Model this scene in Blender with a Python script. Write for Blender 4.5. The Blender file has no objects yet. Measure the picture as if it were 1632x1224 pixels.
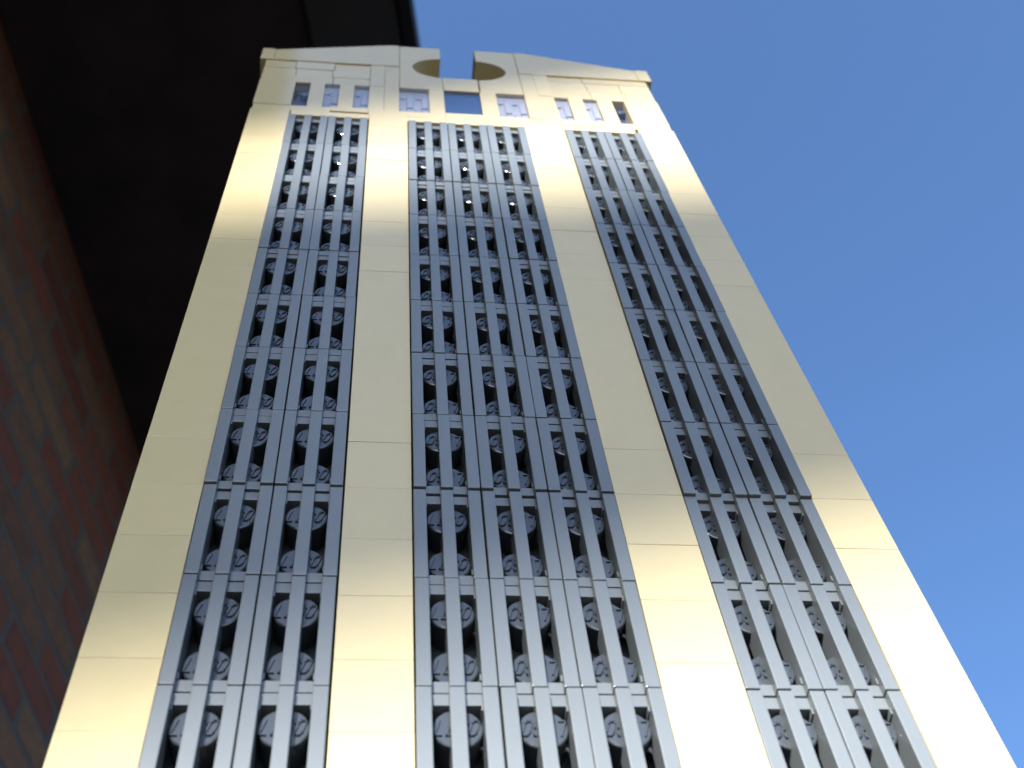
import bpy, bmesh, math, random
from mathutils import Vector, Matrix
random.seed(7)
R = math.radians
S = 0.008                                    # one stud pitch in metres
def W(x, y, z): return Vector(((x - 5.5) * S, y * S, (z + 40) * S))

# ---------------------------------------------------------------- camera, sky, sun, exposure
scene = bpy.context.scene
cam_d = bpy.data.cameras.new("camera"); cam = bpy.data.objects.new("camera", cam_d)
scene.collection.objects.link(cam); scene.camera = cam
M = Matrix(((0.99365568, -0.03299416, -0.10751636), (-0.0835951, -0.85620432, -0.50982941), (-0.07523458, 0.51558273, -0.85353044)))
cam.matrix_world = Matrix.Translation(W(3.422, -10.7528, -30.9703)) @ M.to_4x4()
cam_d.sensor_width = 36; cam_d.lens = 36 * 1996.08 / 1632
cam_d.clip_start = 0.005; cam_d.clip_end = 3000
cam_d.dof.use_dof = True; cam_d.dof.focus_distance = 0.165; cam_d.dof.aperture_fstop = 55

SUN_EL, SUN_AZ = R(25), R(17)                # azimuth measured from -Y towards -X
sdir = Vector((-math.sin(SUN_AZ) * math.cos(SUN_EL), -math.cos(SUN_AZ) * math.cos(SUN_EL), math.sin(SUN_EL)))
world = bpy.data.worlds.new("World"); scene.world = world; world.use_nodes = True
nt = world.node_tree
sky = nt.nodes.new("ShaderNodeTexSky"); sky.sky_type = 'NISHITA'; sky.sun_disc = False
sky.sun_elevation = SUN_EL; sky.sun_rotation = math.pi + SUN_AZ
sky.air_density = 1.0; sky.dust_density = 1.5; sky.ozone_density = 6.5
bg = nt.nodes["Background"]; bg.inputs["Strength"].default_value = 0.13
nt.links.new(sky.outputs[0], bg.inputs[0])
sun_d = bpy.data.lights.new("sun", 'SUN'); sun = bpy.data.objects.new("sun", sun_d)
scene.collection.objects.link(sun)
sun_d.energy = 4.2; sun_d.angle = R(0.53); sun_d.color = (1.0, 0.98, 0.96)
sun.rotation_euler = sdir.to_track_quat('Z', 'Y').to_euler()
scene.view_settings.view_transform = 'Standard'; scene.view_settings.look = 'None'
scene.view_settings.gamma = 1; scene.view_settings.exposure = 1.33

# ---------------------------------------------------------------- materials
def mat(name):
    m = bpy.data.materials.new(name); m.use_nodes = True
    return m, m.node_tree, m.node_tree.nodes["Principled BSDF"]
def ramp(t, fac, stops):
    r = t.nodes.new("ShaderNodeValToRGB"); e = r.color_ramp.elements
    while len(e) < len(stops): e.new(0.5)
    for i, (p, c) in enumerate(stops):
        e[i].position = p; e[i].color = (*c, 1)
    t.links.new(fac, r.inputs[0]); return r.outputs[0]
def noise(t, vec, scale, detail=3, rough=.5):
    n = t.nodes.new("ShaderNodeTexNoise"); n.inputs["Scale"].default_value = scale
    n.inputs["Detail"].default_value = detail; n.inputs["Roughness"].default_value = rough
    if vec is not None: t.links.new(vec, n.inputs["Vector"])
    return n.outputs["Fac"]
def bump(t, b, h, strength, dist):
    n = t.nodes.new("ShaderNodeBump"); n.inputs["Strength"].default_value = strength
    n.inputs["Distance"].default_value = dist
    t.links.new(h, n.inputs["Height"]); t.links.new(n.outputs[0], b.inputs["Normal"])
def plastic(name, col, rough, var=.05, wave=.00003):
    m, t, b = mat(name)
    tc = t.nodes.new("ShaderNodeTexCoord"); oi = t.nodes.new("ShaderNodeObjectInfo")
    add = t.nodes.new("ShaderNodeVectorMath"); add.operation = 'ADD'
    sc = t.nodes.new("ShaderNodeVectorMath"); sc.operation = 'SCALE'; sc.inputs["Scale"].default_value = 3.0
    cmb = t.nodes.new("ShaderNodeCombineXYZ")
    for i in range(3): t.links.new(oi.outputs["Random"], cmb.inputs[i])
    t.links.new(cmb.outputs[0], sc.inputs[0]); t.links.new(tc.outputs["Object"], add.inputs[0]); t.links.new(sc.outputs[0], add.inputs[1])
    v = add.outputs[0]
    lo = tuple(c * (1 - var) for c in col); hi = tuple(c * (1 + var) for c in col)
    c1 = ramp(t, oi.outputs["Random"], [(0, lo), (1, hi)])
    mix = t.nodes.new("ShaderNodeMix"); mix.data_type = 'RGBA'; mix.blend_type = 'MULTIPLY'; mix.inputs[0].default_value = 1
    t.links.new(c1, mix.inputs[6])
    t.links.new(ramp(t, noise(t, v, 240, 5, .65), [(.3, (.97, .97, .965)), (.6, (1, 1, 1))]), mix.inputs[7])
    t.links.new(mix.outputs[2], b.inputs["Base Color"])
    rr = t.nodes.new("ShaderNodeMapRange"); rr.inputs[3].default_value = rough * .9; rr.inputs[4].default_value = rough * 1.15
    t.links.new(noise(t, v, 500, 6, .7), rr.inputs[0]); t.links.new(rr.outputs[0], b.inputs["Roughness"])
    b.inputs["IOR"].default_value = 1.5
    bump(t, b, noise(t, v, 90, 2), .6, wave)
    return m
TAN = plastic("tan plastic", (.715, .59, .33), .08, .03)
GREY = plastic("blue grey plastic", (.188, .208, .214), .24, .04)
STUDM = plastic("shaded blue grey plastic", (.068, .080, .094), .115, .04)  # colour set darker than the bars to deepen the shade in the slots
BLUE = plastic("dark blue glossy plastic", (.045, .085, .19), .08, .02)
PALE = plastic("pale frosted plastic", (.50, .50, .525), .2, .05)
DARKIN = plastic("shadow grey plastic", (.09, .10, .14), .2, .05)
CORE = plastic("black plastic", (.03, .03, .035), .3, .05)
def clear(name):
    m, t, b = mat(name); t.nodes.remove(b)
    out = t.nodes["Material Output"]
    tr = t.nodes.new("ShaderNodeBsdfTransparent"); tr.inputs[0].default_value = (.94, .945, .965, 1)
    gl = t.nodes.new("ShaderNodeBsdfGlossy"); gl.inputs["Roughness"].default_value = .06
    fr = t.nodes.new("ShaderNodeFresnel"); fr.inputs["IOR"].default_value = 1.3
    mx = t.nodes.new("ShaderNodeMixShader")
    tc = t.nodes.new("ShaderNodeTexCoord"); bp = t.nodes.new("ShaderNodeBump")
    bp.inputs["Strength"].default_value = .5; bp.inputs["Distance"].default_value = .0002
    t.links.new(noise(t, tc.outputs["Object"], 420, 2), bp.inputs["Height"])
    t.links.new(bp.outputs[0], gl.inputs["Normal"])
    ge = t.nodes.new("ShaderNodeNewGeometry"); mm = t.nodes.new("ShaderNodeMath"); mm.operation = 'MULTIPLY'
    nb = t.nodes.new("ShaderNodeMath"); nb.operation = 'SUBTRACT'; nb.inputs[0].default_value = 1
    t.links.new(ge.outputs["Backfacing"], nb.inputs[1]); t.links.new(nb.outputs[0], mm.inputs[0]); t.links.new(fr.outputs[0], mm.inputs[1])
    t.links.new(mm.outputs[0], mx.inputs[0]); t.links.new(tr.outputs[0], mx.inputs[1]); t.links.new(gl.outputs[0], mx.inputs[2])
    t.links.new(mx.outputs[0], out.inputs[0]); return m
CLEAR = clear("clear plastic")
def brick_mat():
    m, t, b = mat("old brickwork"); tc = t.nodes.new("ShaderNodeTexCoord")
    sp = t.nodes.new("ShaderNodeSeparateXYZ"); cb = t.nodes.new("ShaderNodeCombineXYZ")
    t.links.new(tc.outputs["Object"], sp.inputs[0]); t.links.new(sp.outputs["Y"], cb.inputs[0]); t.links.new(sp.outputs["Z"], cb.inputs[1])
    br = t.nodes.new("ShaderNodeTexBrick"); br.inputs["Scale"].default_value = 1
    br.inputs["Brick Width"].default_value = .213; br.inputs["Row Height"].default_value = .067
    br.inputs["Mortar Size"].default_value = .0075; br.inputs["Mortar Smooth"].default_value = .5; br.inputs["Bias"].default_value = 0
    br.inputs["Color1"].default_value = (0, 0, 0, 1); br.inputs["Color2"].default_value = (1, 1, 1, 1); br.inputs["Mortar"].default_value = (.5, .5, .5, 1)
    t.links.new(cb.outputs[0], br.inputs[0])
    c = ramp(t, br.outputs["Color"], [(0, (.115, .026, .010)), (.35, (.18, .044, .014)), (.6, (.13, .047, .018)), (1, (.19, .088, .035))])
    n = noise(t, tc.outputs["Object"], 35, 5, .7)
    mul = t.nodes.new("ShaderNodeMix"); mul.data_type = 'RGBA'; mul.blend_type = 'MULTIPLY'; mul.inputs[0].default_value = 1
    t.links.new(c, mul.inputs[6]); t.links.new(ramp(t, n, [(.3, (.6, .6, .6)), (.7, (1.2, 1.15, 1.1))]), mul.inputs[7])
    mx = t.nodes.new("ShaderNodeMix"); mx.data_type = 'RGBA'
    t.links.new(br.outputs["Fac"], mx.inputs[0]); t.links.new(mul.outputs[2], mx.inputs[6]); mx.inputs[7].default_value = (.085, .07, .052, 1)
    t.links.new(mx.outputs[2], b.inputs["Base Color"]); b.inputs["Roughness"].default_value = .9
    inv = t.nodes.new("ShaderNodeMath"); inv.operation = 'SUBTRACT'; inv.inputs[0].default_value = 1
    t.links.new(br.outputs["Fac"], inv.inputs[1]); bump(t, b, inv.outputs[0], .8, .006)
    return m
BRICK = brick_mat()
def rough_mat(name, a, c, scale, rough=.8, plank=0):
    m, t, b = mat(name); tc = t.nodes.new("ShaderNodeTexCoord")
    n = noise(t, tc.outputs["Object"], scale, 5, .6)
    t.links.new(ramp(t, n, [(.3, a), (.7, c)]), b.inputs["Base Color"]); b.inputs["Roughness"].default_value = rough
    if plank:
        wv = t.nodes.new("ShaderNodeTexWave"); wv.wave_profile = 'SAW'; wv.inputs["Scale"].default_value = plank
        t.links.new(tc.outputs["Object"], wv.inputs[0]); bump(t, b, wv.outputs["Fac"], .8, .01)
    else: bump(t, b, n, .4, .004)
    return m
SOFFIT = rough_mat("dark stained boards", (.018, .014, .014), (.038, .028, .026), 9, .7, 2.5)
GUTTER = rough_mat("dark painted metal", (.03, .032, .031), (.05, .052, .05), 5, .5)
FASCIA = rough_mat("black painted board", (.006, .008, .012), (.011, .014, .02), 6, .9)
ROOF = rough_mat("asphalt shingles", (.03, .03, .032), (.07, .065, .06), 40, .9, 3.5)
WOOD = rough_mat("weathered timber", (.12, .09, .06), (.2, .155, .11), 14, .85)
PAVE = rough_mat("dark paving", (.035, .032, .028), (.07, .064, .055), 12, .9)

# ---------------------------------------------------------------- mesh helpers
def link(name, me, m, parent=None, loc=None):
    o = bpy.data.objects.new(name, me); scene.collection.objects.link(o)
    if m and not me.materials: me.materials.append(m)
    if parent: o.parent = parent
    if loc is not None: o.location = loc
    return o
def finish(bm, name, smooth=None):
    bmesh.ops.recalc_face_normals(bm, faces=bm.faces)
    me = bpy.data.meshes.new(name); bm.to_mesh(me); bm.free()
    return me
def add_box(bm, x0, x1, y0, y1, z0, z1, bev=0, seg=2):
    vs = [bm.verts.new((x, y, z)) for x in (x0, x1) for y in (y0, y1) for z in (z0, z1)]
    fs = [bm.faces.new([vs[i] for i in f]) for f in ((0, 1, 3, 2), (4, 6, 7, 5), (0, 4, 5, 1), (2, 3, 7, 6), (0, 2, 6, 4), (1, 5, 7, 3))]
    if bev:
        es = list({e for f in fs for e in f.edges})
        bmesh.ops.bevel(bm, geom=es, offset=bev, segments=seg, affect='EDGES', profile=.6)
def add_prism(bm, pts, y0, y1, bev=0):
    a = [bm.verts.new((x, y0, z)) for x, z in pts]; b = [bm.verts.new((x, y1, z)) for x, z in pts]
    n = len(pts); fs = [bm.faces.new(a), bm.faces.new(b[::-1])]
    for i in range(n): fs.append(bm.faces.new((a[i], b[i], b[(i + 1) % n], a[(i + 1) % n])))
    bmesh.ops.recalc_face_normals(bm, faces=fs)
    if bev:
        es = [e for e in fs[0].edges]
        bmesh.ops.bevel(bm, geom=es, offset=bev, segments=2, affect='EDGES', profile=.6)
def add_lathe(bm, cx, cz, prof, n=28):                       # profile of (radius, y), axis along y
    rings = []
    for r, y in prof:
        if r == 0: rings.append([bm.verts.new((cx, y, cz))])
        else: rings.append([bm.verts.new((cx + r * math.cos(2 * math.pi * i / n), y, cz + r * math.sin(2 * math.pi * i / n))) for i in range(n)])
    for a, b in zip(rings, rings[1:]):
        for i in range(n):
            j = (i + 1) % n
            if len(b) == 1: bm.faces.new((a[i], a[j], b[0]))
            else: bm.faces.new((a[i], a[j], b[j], b[i]))
def scaled(bm): bmesh.ops.scale(bm, vec=(S, S, S), verts=bm.verts)

# raised lettering on the studs, drawn as strokes (stud units, centred)
GLYPH = {'L': [[(0, 1), (0, 0), (.6, 0)]],
         'E': [[(.62, 1), (0, 1), (0, 0), (.62, 0)], [(0, .5), (.5, .5)]],
         'G': [[(.66, .8), (.5, 1), (.16, 1), (0, .82), (0, .18), (.16, 0), (.5, 0), (.66, .18), (.66, .48), (.36, .48)]],
         'O': [[(.16, 1), (.5, 1), (.66, .82), (.66, .18), (.5, 0), (.16, 0), (0, .18), (0, .82), (.16, 1)]]}
def add_text(bm, cx, cz, flip, y0, y1, h=.225, sw=.0125):
    for ch, x in zip("LEGO", (-.242, -.105, .02, .150)):
        for line in GLYPH[ch]:
            pts = [(x + px * h * .56 + (py - .5) * h * .28, (py - .5) * h) for px, py in line]
            if flip: pts = [(-a, -b) for a, b in pts]
            for (ax, az), (bx, bz) in zip(pts, pts[1:]):
                d = Vector((bx - ax, bz - az)).normalized(); nx, nz = -d.y * sw, d.x * sw
                ax2, az2, bx2, bz2 = ax - d.x * sw * .8, az - d.y * sw * .8, bx + d.x * sw * .8, bz + d.y * sw * .8
                q = [(ax2 + nx, az2 + nz), (bx2 + nx, bz2 + nz), (bx2 - nx, bz2 - nz), (ax2 - nx, az2 - nz)]
                k = .72
                q2 = [(ax2 + nx * k, az2 + nz * k), (bx2 + nx * k, bz2 + nz * k), (bx2 - nx * k, bz2 - nz * k), (ax2 - nx * k, az2 - nz * k)]
                lo = [bm.verts.new((cx + p, y0, cz + r)) for p, r in q]; hi = [bm.verts.new((cx + p, y1, cz + r)) for p, r in q2]
                bm.faces.new(hi)
                for i in range(4): bm.faces.new((lo[i], lo[(i + 1) % 4], hi[(i + 1) % 4], hi[i]))

# ---------------------------------------------------------------- ground
bm = bmesh.new(); g = 600
bm.faces.new([bm.verts.new(p) for p in ((-g, -g, 0), (g, -g, 0), (g, g, 0), (-g, g, 0))])
ground = link("ground", finish(bm, "ground"), PAVE); ground["kind"] = "structure"

# ---------------------------------------------------------------- the brick house on the left
AZ = R(11)
house = bpy.data.objects.new("brick_house", None); scene.collection.objects.link(house)
camp = cam.matrix_world.translation
wdir = Vector((math.sin(AZ), math.cos(AZ), 0)); nleft = Vector((-wdir.y, wdir.x, 0))
D = 0.76; EH = 2.877 * D + camp.z                           # wall distance, height of the soffit
house.location = Vector((camp.x, camp.y, 0)) + nleft * D; house.rotation_euler = (0, 0, -AZ)
house["label"] = "dark shaded brick house wall with a deep black eave, behind and left of the tower"
house["category"] = "house"
def hbox(name, m, x0, x1, y0, y1, z0, z1, bev=0):           # local: +x away from the wall, y along it
    b = bmesh.new(); add_box(b, x0, x1, y0, y1, z0, z1, bev); return link(name, finish(b, name), m, house)
HY0, HY1 = -3.7, 4.5
EDGE = D - 0.031 * 2.877 * D; BL = D - 0.115 * 2.877 * D
hbox("wall", BRICK, -.25, 0, HY0, HY1, 0, EH + .012)
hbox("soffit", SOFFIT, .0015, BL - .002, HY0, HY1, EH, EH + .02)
b = bmesh.new()                                            # rounded gutter under the roof edge
prof = [(BL, EH + .09), (BL, EH - .006), (BL + .006, EH - .012), (EDGE - .03, EH - .012), (EDGE - .0235, EH - .004), (EDGE - .0235, EH + .09)]
add_prism(b, prof, HY0, HY1); link("gutter", finish(b, "gutter"), GUTTER, house)
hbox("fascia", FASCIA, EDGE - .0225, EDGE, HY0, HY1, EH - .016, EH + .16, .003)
b = bmesh.new(); add_prism(b, [(EDGE - .005, EH + .165), (EDGE - .005, EH + .195), (-1.2, EH + .9), (-1.2, EH + .865)], HY0 - .1, HY1 + .1)
link("roof", finish(b, "roof"), ROOF, house)

# added boards, unseen behind the viewer, shaped to throw shade bands on the tower
hinv = None
def add_shade(name, lo, hi, x0, x1, t, th=.03):
    b = bmesh.new(); vs = []
    for tt in (t, t + th):
        for x in (x0, x1):
            for f in (lo, hi): vs.append(b.verts.new(W(x, .07, f(x)) + sdir * tt))
    for f in ((0, 1, 3, 2), (4, 6, 7, 5), (0, 4, 5, 1), (2, 3, 7, 6), (0, 2, 6, 4), (1, 5, 7, 3)): b.faces.new([vs[i] for i in f])
    o = link(name, finish(b, name), WOOD, house); o.matrix_parent_inverse = hmat
    return o
bpy.context.view_layer.update(); hmat = house.matrix_world.inverted()
add_shade("shade_board", lambda x: -21.2 + .36 * x, lambda x: -5.3 + .22 * x, -24, 36, 4.0)
add_shade("shade_board", lambda x: -2.6 + .62 * x, lambda x: 16 + .62 * x, -24, 36, 4.12)
for xx in (-25, 37):  # added unseen posts that hold up the shade boards
    p = W(xx, 0, 0) + sdir * 4.06
    b = bmesh.new(); add_box(b, p.x - .03, p.x + .03, p.y - .06, p.y + .06, 0.002, 2.05, .004)
    o = link("shade_post", finish(b, "shade_post"), WOOD, house); o.matrix_parent_inverse = hmat

# ---------------------------------------------------------------- the toy tower
tower = bpy.data.objects.new("toy_tower", None); scene.collection.objects.link(tower)
tower["label"] = "tan and grey toy brick skyscraper with a round notch in its pediment top"
tower["category"] = "toy tower"
def jit(o, a):
    o.rotation_euler = (R(random.gauss(0, a)), R(random.gauss(0, a * .3)), R(random.gauss(0, a)))
cache = {}
CROWN = ('header_plate', 'crown_brick', 'crown_plate', 'window')
def cmx(x): return 3.422 + (x - 3.422) * .9927            # crown measured a little behind the face: bring it forward
def cmz(z): return -30.97 + (z + 30.97) * .9927
def block(name, m, x0, x1, y0, y1, z0, z1, gap=.0025, bev=.005, tilt=.12):
    if name in CROWN: x0, x1, z0, z1 = cmx(x0), cmx(x1), cmz(z0), cmz(z1)
    w, d, h = x1 - x0 - 2 * gap, y1 - y0, z1 - z0 - 2 * gap
    key = (name, m.name, round(w, 3), round(d, 3), round(h, 3))
    if key not in cache:
        b = bmesh.new(); add_box(b, -w / 2, w / 2, 0, d, -h / 2, h / 2, bev); scaled(b); cache[key] = finish(b, name)
    o = link(name, cache[key], m, tower, W((x0 + x1) / 2, y0, (z0 + z1) / 2))
    if tilt: jit(o, tilt)
    return o
def prism(name, m, pts, y0, y1, bev=.012, tilt=0):
    pts = [(cmx(x), cmz(z)) for x, z in pts]
    cx = sum(p[0] for p in pts) / len(pts); cz = sum(p[1] for p in pts) / len(pts)
    b = bmesh.new(); add_prism(b, [(x - cx, z - cz) for x, z in pts], 0, y1 - y0, bev); scaled(b)
    o = link(name, finish(b, name), m, tower, W(cx, y0, cz))
    if tilt: jit(o, tilt)
    return o
F = .07                                                   # depth of the tan face behind the grille bars
BACK = 6.2
# inner core and base
block("core_block", CORE, .9, 10.1, .9, BACK - .1, -28, .1, tilt=0)
block("core_block", TAN, .9, 4.0, 1.25, BACK - .1, .12, 4.95, tilt=0)
block("core_block", TAN, 7.0, 10.1, 1.25, BACK - .1, .12, 4.95, tilt=0)
block("core_block", TAN, 4.0, 7.0, 1.25, BACK - .1, .12, 3.6, tilt=0)
block("base_block", TAN, -.4, 11.4, F - .4, BACK + .4, -40, -28, tilt=0)
# tan columns, brick by brick
SEAM = [.475, 0.02, -1.22, -2.38, -3.62, -4.80, -6.05, -7.26, -8.46, -14.56, -15.78, -17.0, -18.2, -19.4, -20.58, -21.8, -23.0, -24.2, -25.4, -26.7, -28.0]
SEAM = SEAM[:1] + [-30.97 + (z + 30.97) * .989 for z in SEAM[1:-1]] + [-28.0]
for c, (x0, x1) in enumerate(((0, 1), (3, 4), (7, 8), (10, 11))):
    for i, (a, bz) in enumerate(zip(SEAM, SEAM[1:])):
        if c == 1 and i == 1: pass
        yy = F + random.uniform(-.003, .003)
        xs = (x0 + (.012 if x0 in (3, 7) else (.052 if x0 else -.012)), x1 + (.012 if x1 == 11 else (0.052 if x0 == 7 else -.012)))
        block("wall_brick", TAN, xs[0], xs[1], yy, BACK if x0 in (0, 10) else 1.0, bz, a, tilt=.075)
# grey grille tiles and the studded plates behind them
def tile_mesh():
    b = bmesh.new(); w, h = .4915, .991
    bar, e = .187, .19
    for x0 in (-w, -bar / 2, w - bar): add_box(b, x0, x0 + bar, 0, .39, -h, h, .014)
    for s in (-1, 1):
        for x0, x1 in ((-w + bar - .004, -bar / 2 + .004), (bar / 2 - .004, w - bar + .004)):
            z0, z1 = (h - e, h - .002) if s > 0 else (-h + .002, -h + e)
            add_box(b, x0, x1, .125, .388, z0, z1, .008)
            # small raised lug beside each end bar, as moulded
    for s in (-1, 1):
        for sx in (-1, 1):
            zc = s * (h - e - .05)
            add_box(b, sx * (w - bar - .004) - .012, sx * (w - bar - .004) + .012, .10, .386, zc - .05, zc + .056, .004)
    scaled(b); return finish(b, "grille_tile")
def plate_mesh(flip):
    b = bmesh.new(); add_box(b, -.492, .492, .58, .94, -.994, .994, .01)
    for cz in (-.5, .5):
        add_lathe(b, 0, cz, [(.3, .5805), (.3, .212), (.293, .194), (.276, .186), (0, .186)], 36)
        add_text(b, 0, cz, flip, .1865, .164)
    scaled(b); return finish(b, "stud_plate")
TILE, PL, PLF = tile_mesh(), plate_mesh(False), plate_mesh(True)
for me in (PL, PLF):
    for p in me.polygons: p.use_smooth = False
colx = [1.492, 2.492, 4.5, 5.507, 6.507, 8.56, 9.56]
for ci, cx in enumerate(colx):
    band = 0 if ci < 2 else (1 if ci < 5 else 2)
    for k in range(14):
        zc = -2 * k - 1.0
        dy = random.uniform(-.012, .012); dz = random.uniform(-.006, .006)
        if k >= 8: dz -= (.032, .03, .05)[band]; dy += (.035, .03, .075)[band]
        elif k >= 2: dz += .012; dy += (.012, .015, .01)[band]
        if band == 0 and k < 4: dy -= .02
        dz += dy * (zc + 31) / 10.75
        t = link("grille_tile", TILE, GREY, tower, W(cx + random.uniform(-.006, .006), dy, zc + dz)); jit(t, .12)
        if band == 0: fl = k < 4 and k >= 2
        elif ci == 2: fl = k < 8
        else: fl = True
        p = link("stud_plate", PLF if fl else PL, STUDM, tower, W(cx, dy + .004, zc + dz)); jit(p, .15)
# header above the grilles
for x0, x1 in ((1, 3), (3, 5), (6, 8), (8, 10)):
    xa, xb = x0 + (.0 if x0 != 3 else -.012), x1
    block("header_plate", TAN, x0, x1, F + random.uniform(-.008, .008), 1.2, .34, .69, tilt=.1)
for x0, x1, dy, z0 in ((0, 1.98, .0, .69), (1.98, 2.98, -.03, .74), (2.98, 5, .0, .69), (6, 8.06, .0, .69), (8.06, 9.3, -.015, .69), (9.3, 11.03, .0, .69)):
    block("header_plate", TAN, x0, x1, F + dy, 1.22, z0, 1.08 if x0 != 1.98 else 1.06, tilt=.12)
block("header_plate", TAN, 5.0, 6.0, F + .008, 1.23, .34, 1.18, tilt=.1)
# window row
def window(x0, x1, z0, z1, deep=False):
    x0, x1, z0, z1 = cmx(x0), cmx(x1), cmz(z0), cmz(z1)
    w, h = x1 - x0, z1 - z0
    b = bmesh.new()
    yb = .34 if deep else .12
    add_box(b, -w / 2, w / 2, yb, yb + .12, -h / 2, h / 2)
    n = max(1, round(w / .4))
    for i in range(n):
        cx = -w / 2 + .2 + .4 * i
        if not deep:
            add_box(b, cx + .0, cx + .17, .05, yb - .001, -h / 2 + .46, h / 2 - .5, .02)
            add_box(b, cx + .01, cx + .18, .06, yb - .001, -h / 2 + .05, -h / 2 + .38, .02)
            add_box(b, cx - .17, cx - .04, .085, yb - .001, h / 2 - .64, h / 2 - .5, .02)
            add_box(b, cx - .17, cx - .05, .08, yb - .001, -h / 2 + .1, -h / 2 + .5, .03)
        if deep:
            for cz in (-.5, .5): add_lathe(b, cx + .05, cz, [(.13, yb), (.13, yb - .16), (.1, yb - .18), (0, yb - .18)], 16)
    scaled(b)
    o = link("window", finish(b, "window"), DARKIN if deep else PALE, tower, W((x0 + x1) / 2, F, (z0 + z1) / 2))
    b = bmesh.new(); add_box(b, -w / 2 + .006, w / 2 - .006, 0, .025, -h / 2 + .006, h / 2 - .006, .008); scaled(b)
    p = link("pane", finish(b, "pane"), CLEAR, o, Vector((0, (.06 if deep else .01) * S, 0)))
    return o
Z0, Z1 = 1.12, 3.04
for (x0, x1, deep) in ((.96, 1.36, True), (1.76, 2.16, False), (2.56, 2.96, False), (3.78, 4.59, False), (6.45, 7.25, False), (8.09, 8.48, False), (8.89, 9.29, False), (9.71, 10.08, True)):
    window(x0, x1, Z0, Z1, deep)
for x0, x1 in ((-.02, .96), (1.36, 1.76), (2.16, 2.56), (2.96, 3.37), (4.59, 5.0), (6.0, 6.45), (7.66, 8.09), (8.48, 8.89), (9.29, 9.71), (10.08, 11.04)):
    big = x0 < 0 or x1 > 11
    block("crown_brick", TAN, x0, x1, F + random.uniform(-.012, .012), BACK if big else 1.23, 1.08, 3.07, tilt=.12)
block("window", BLUE, 5.0, 6.0, F + .07, 1.2, 1.19, 3.06, tilt=0)
block("crown_brick", TAN, 5.0, 6.0, F + .0, BACK, 3.06, 4.18, tilt=.1)
# tall thin plates beside the large windows
for x0, x1, z0, z1 in ((2.96, 3.37, 3.07, 5.0), (3.37, 3.78, 1.08, 4.96), (7.25, 7.66, 1.08, 4.96), (7.66, 8.07, 3.07, 5.0)):
    block("crown_plate", TAN, x0, x1, F + random.uniform(-.015, .01), 1.24, z0, z1, tilt=.12)
# stacked plates set back a little under the cornice
rows = [3.07, 3.68, 4.32, 4.98]
cuts = [(-.02, 1.95, 2.96), (-.02, .9, 1.9, 2.96), (-.02, .85, 1.95, 2.96)]
for r in range(3):
    for a, c in zip(cuts[r], cuts[r][1:]):
        block("crown_plate", TAN, a, c, F + .025 + random.uniform(-.015, .015), BACK if a < 0 else 1.24, rows[r], rows[r + 1], gap=.007, tilt=.28)
cuts = [(8.07, 9.2, 10.2, 11.04), (8.07, 9.15, 10.15, 11.04), (8.07, 9.1, 11.04)]
rr2 = [3.07, 3.75, 4.55, 4.98]
for r in range(3):
    for a, c in zip(cuts[r], cuts[r][1:]):
        block("crown_plate", TAN, a, c, F + .025 + random.uniform(-.012, .012), BACK if c > 11 else 1.24, rr2[r], rr2[r + 1], gap=.007, tilt=.15)
# pediment: sloping blocks, notched halves, corner blocks
PF = F - .012
def mir(p): return [(11.03 - x, z) for x, z in p][::-1]
slope = [(.19, 5.0), (3.775, 5.0), (3.775, 7.06), (3.5, 7.06), (.19, 5.93)]
half = [(3.785, 3.08), (4.99, 3.08), (4.99, 4.16)]
cx, cz, rad = 5.06, 5.08, .90
a0, a1 = -94, -266
N = 26
for i in range(N + 1):
    a = R(a0 + (a1 - a0) * i / N); half.append((cx + rad * math.cos(a), cz + rad * math.sin(a) * 1.02))
half = [p for p in half if p[0] <= 4.992]
half += [(4.99, 6.0), (4.99, 7.06), (3.785, 7.06)]
corner = [(-.19, 4.96), (.18, 4.96), (.18, 5.93), (.10, 5.97), (-.19, 5.97)]
for f in (lambda p: p, mir):
    prism("pediment_slope", TAN, f(slope), PF, BACK)
    prism("pediment_notch", TAN, f(half), F + .004, BACK)
    prism("cornice_block", TAN, f(corner), PF - .01, BACK)
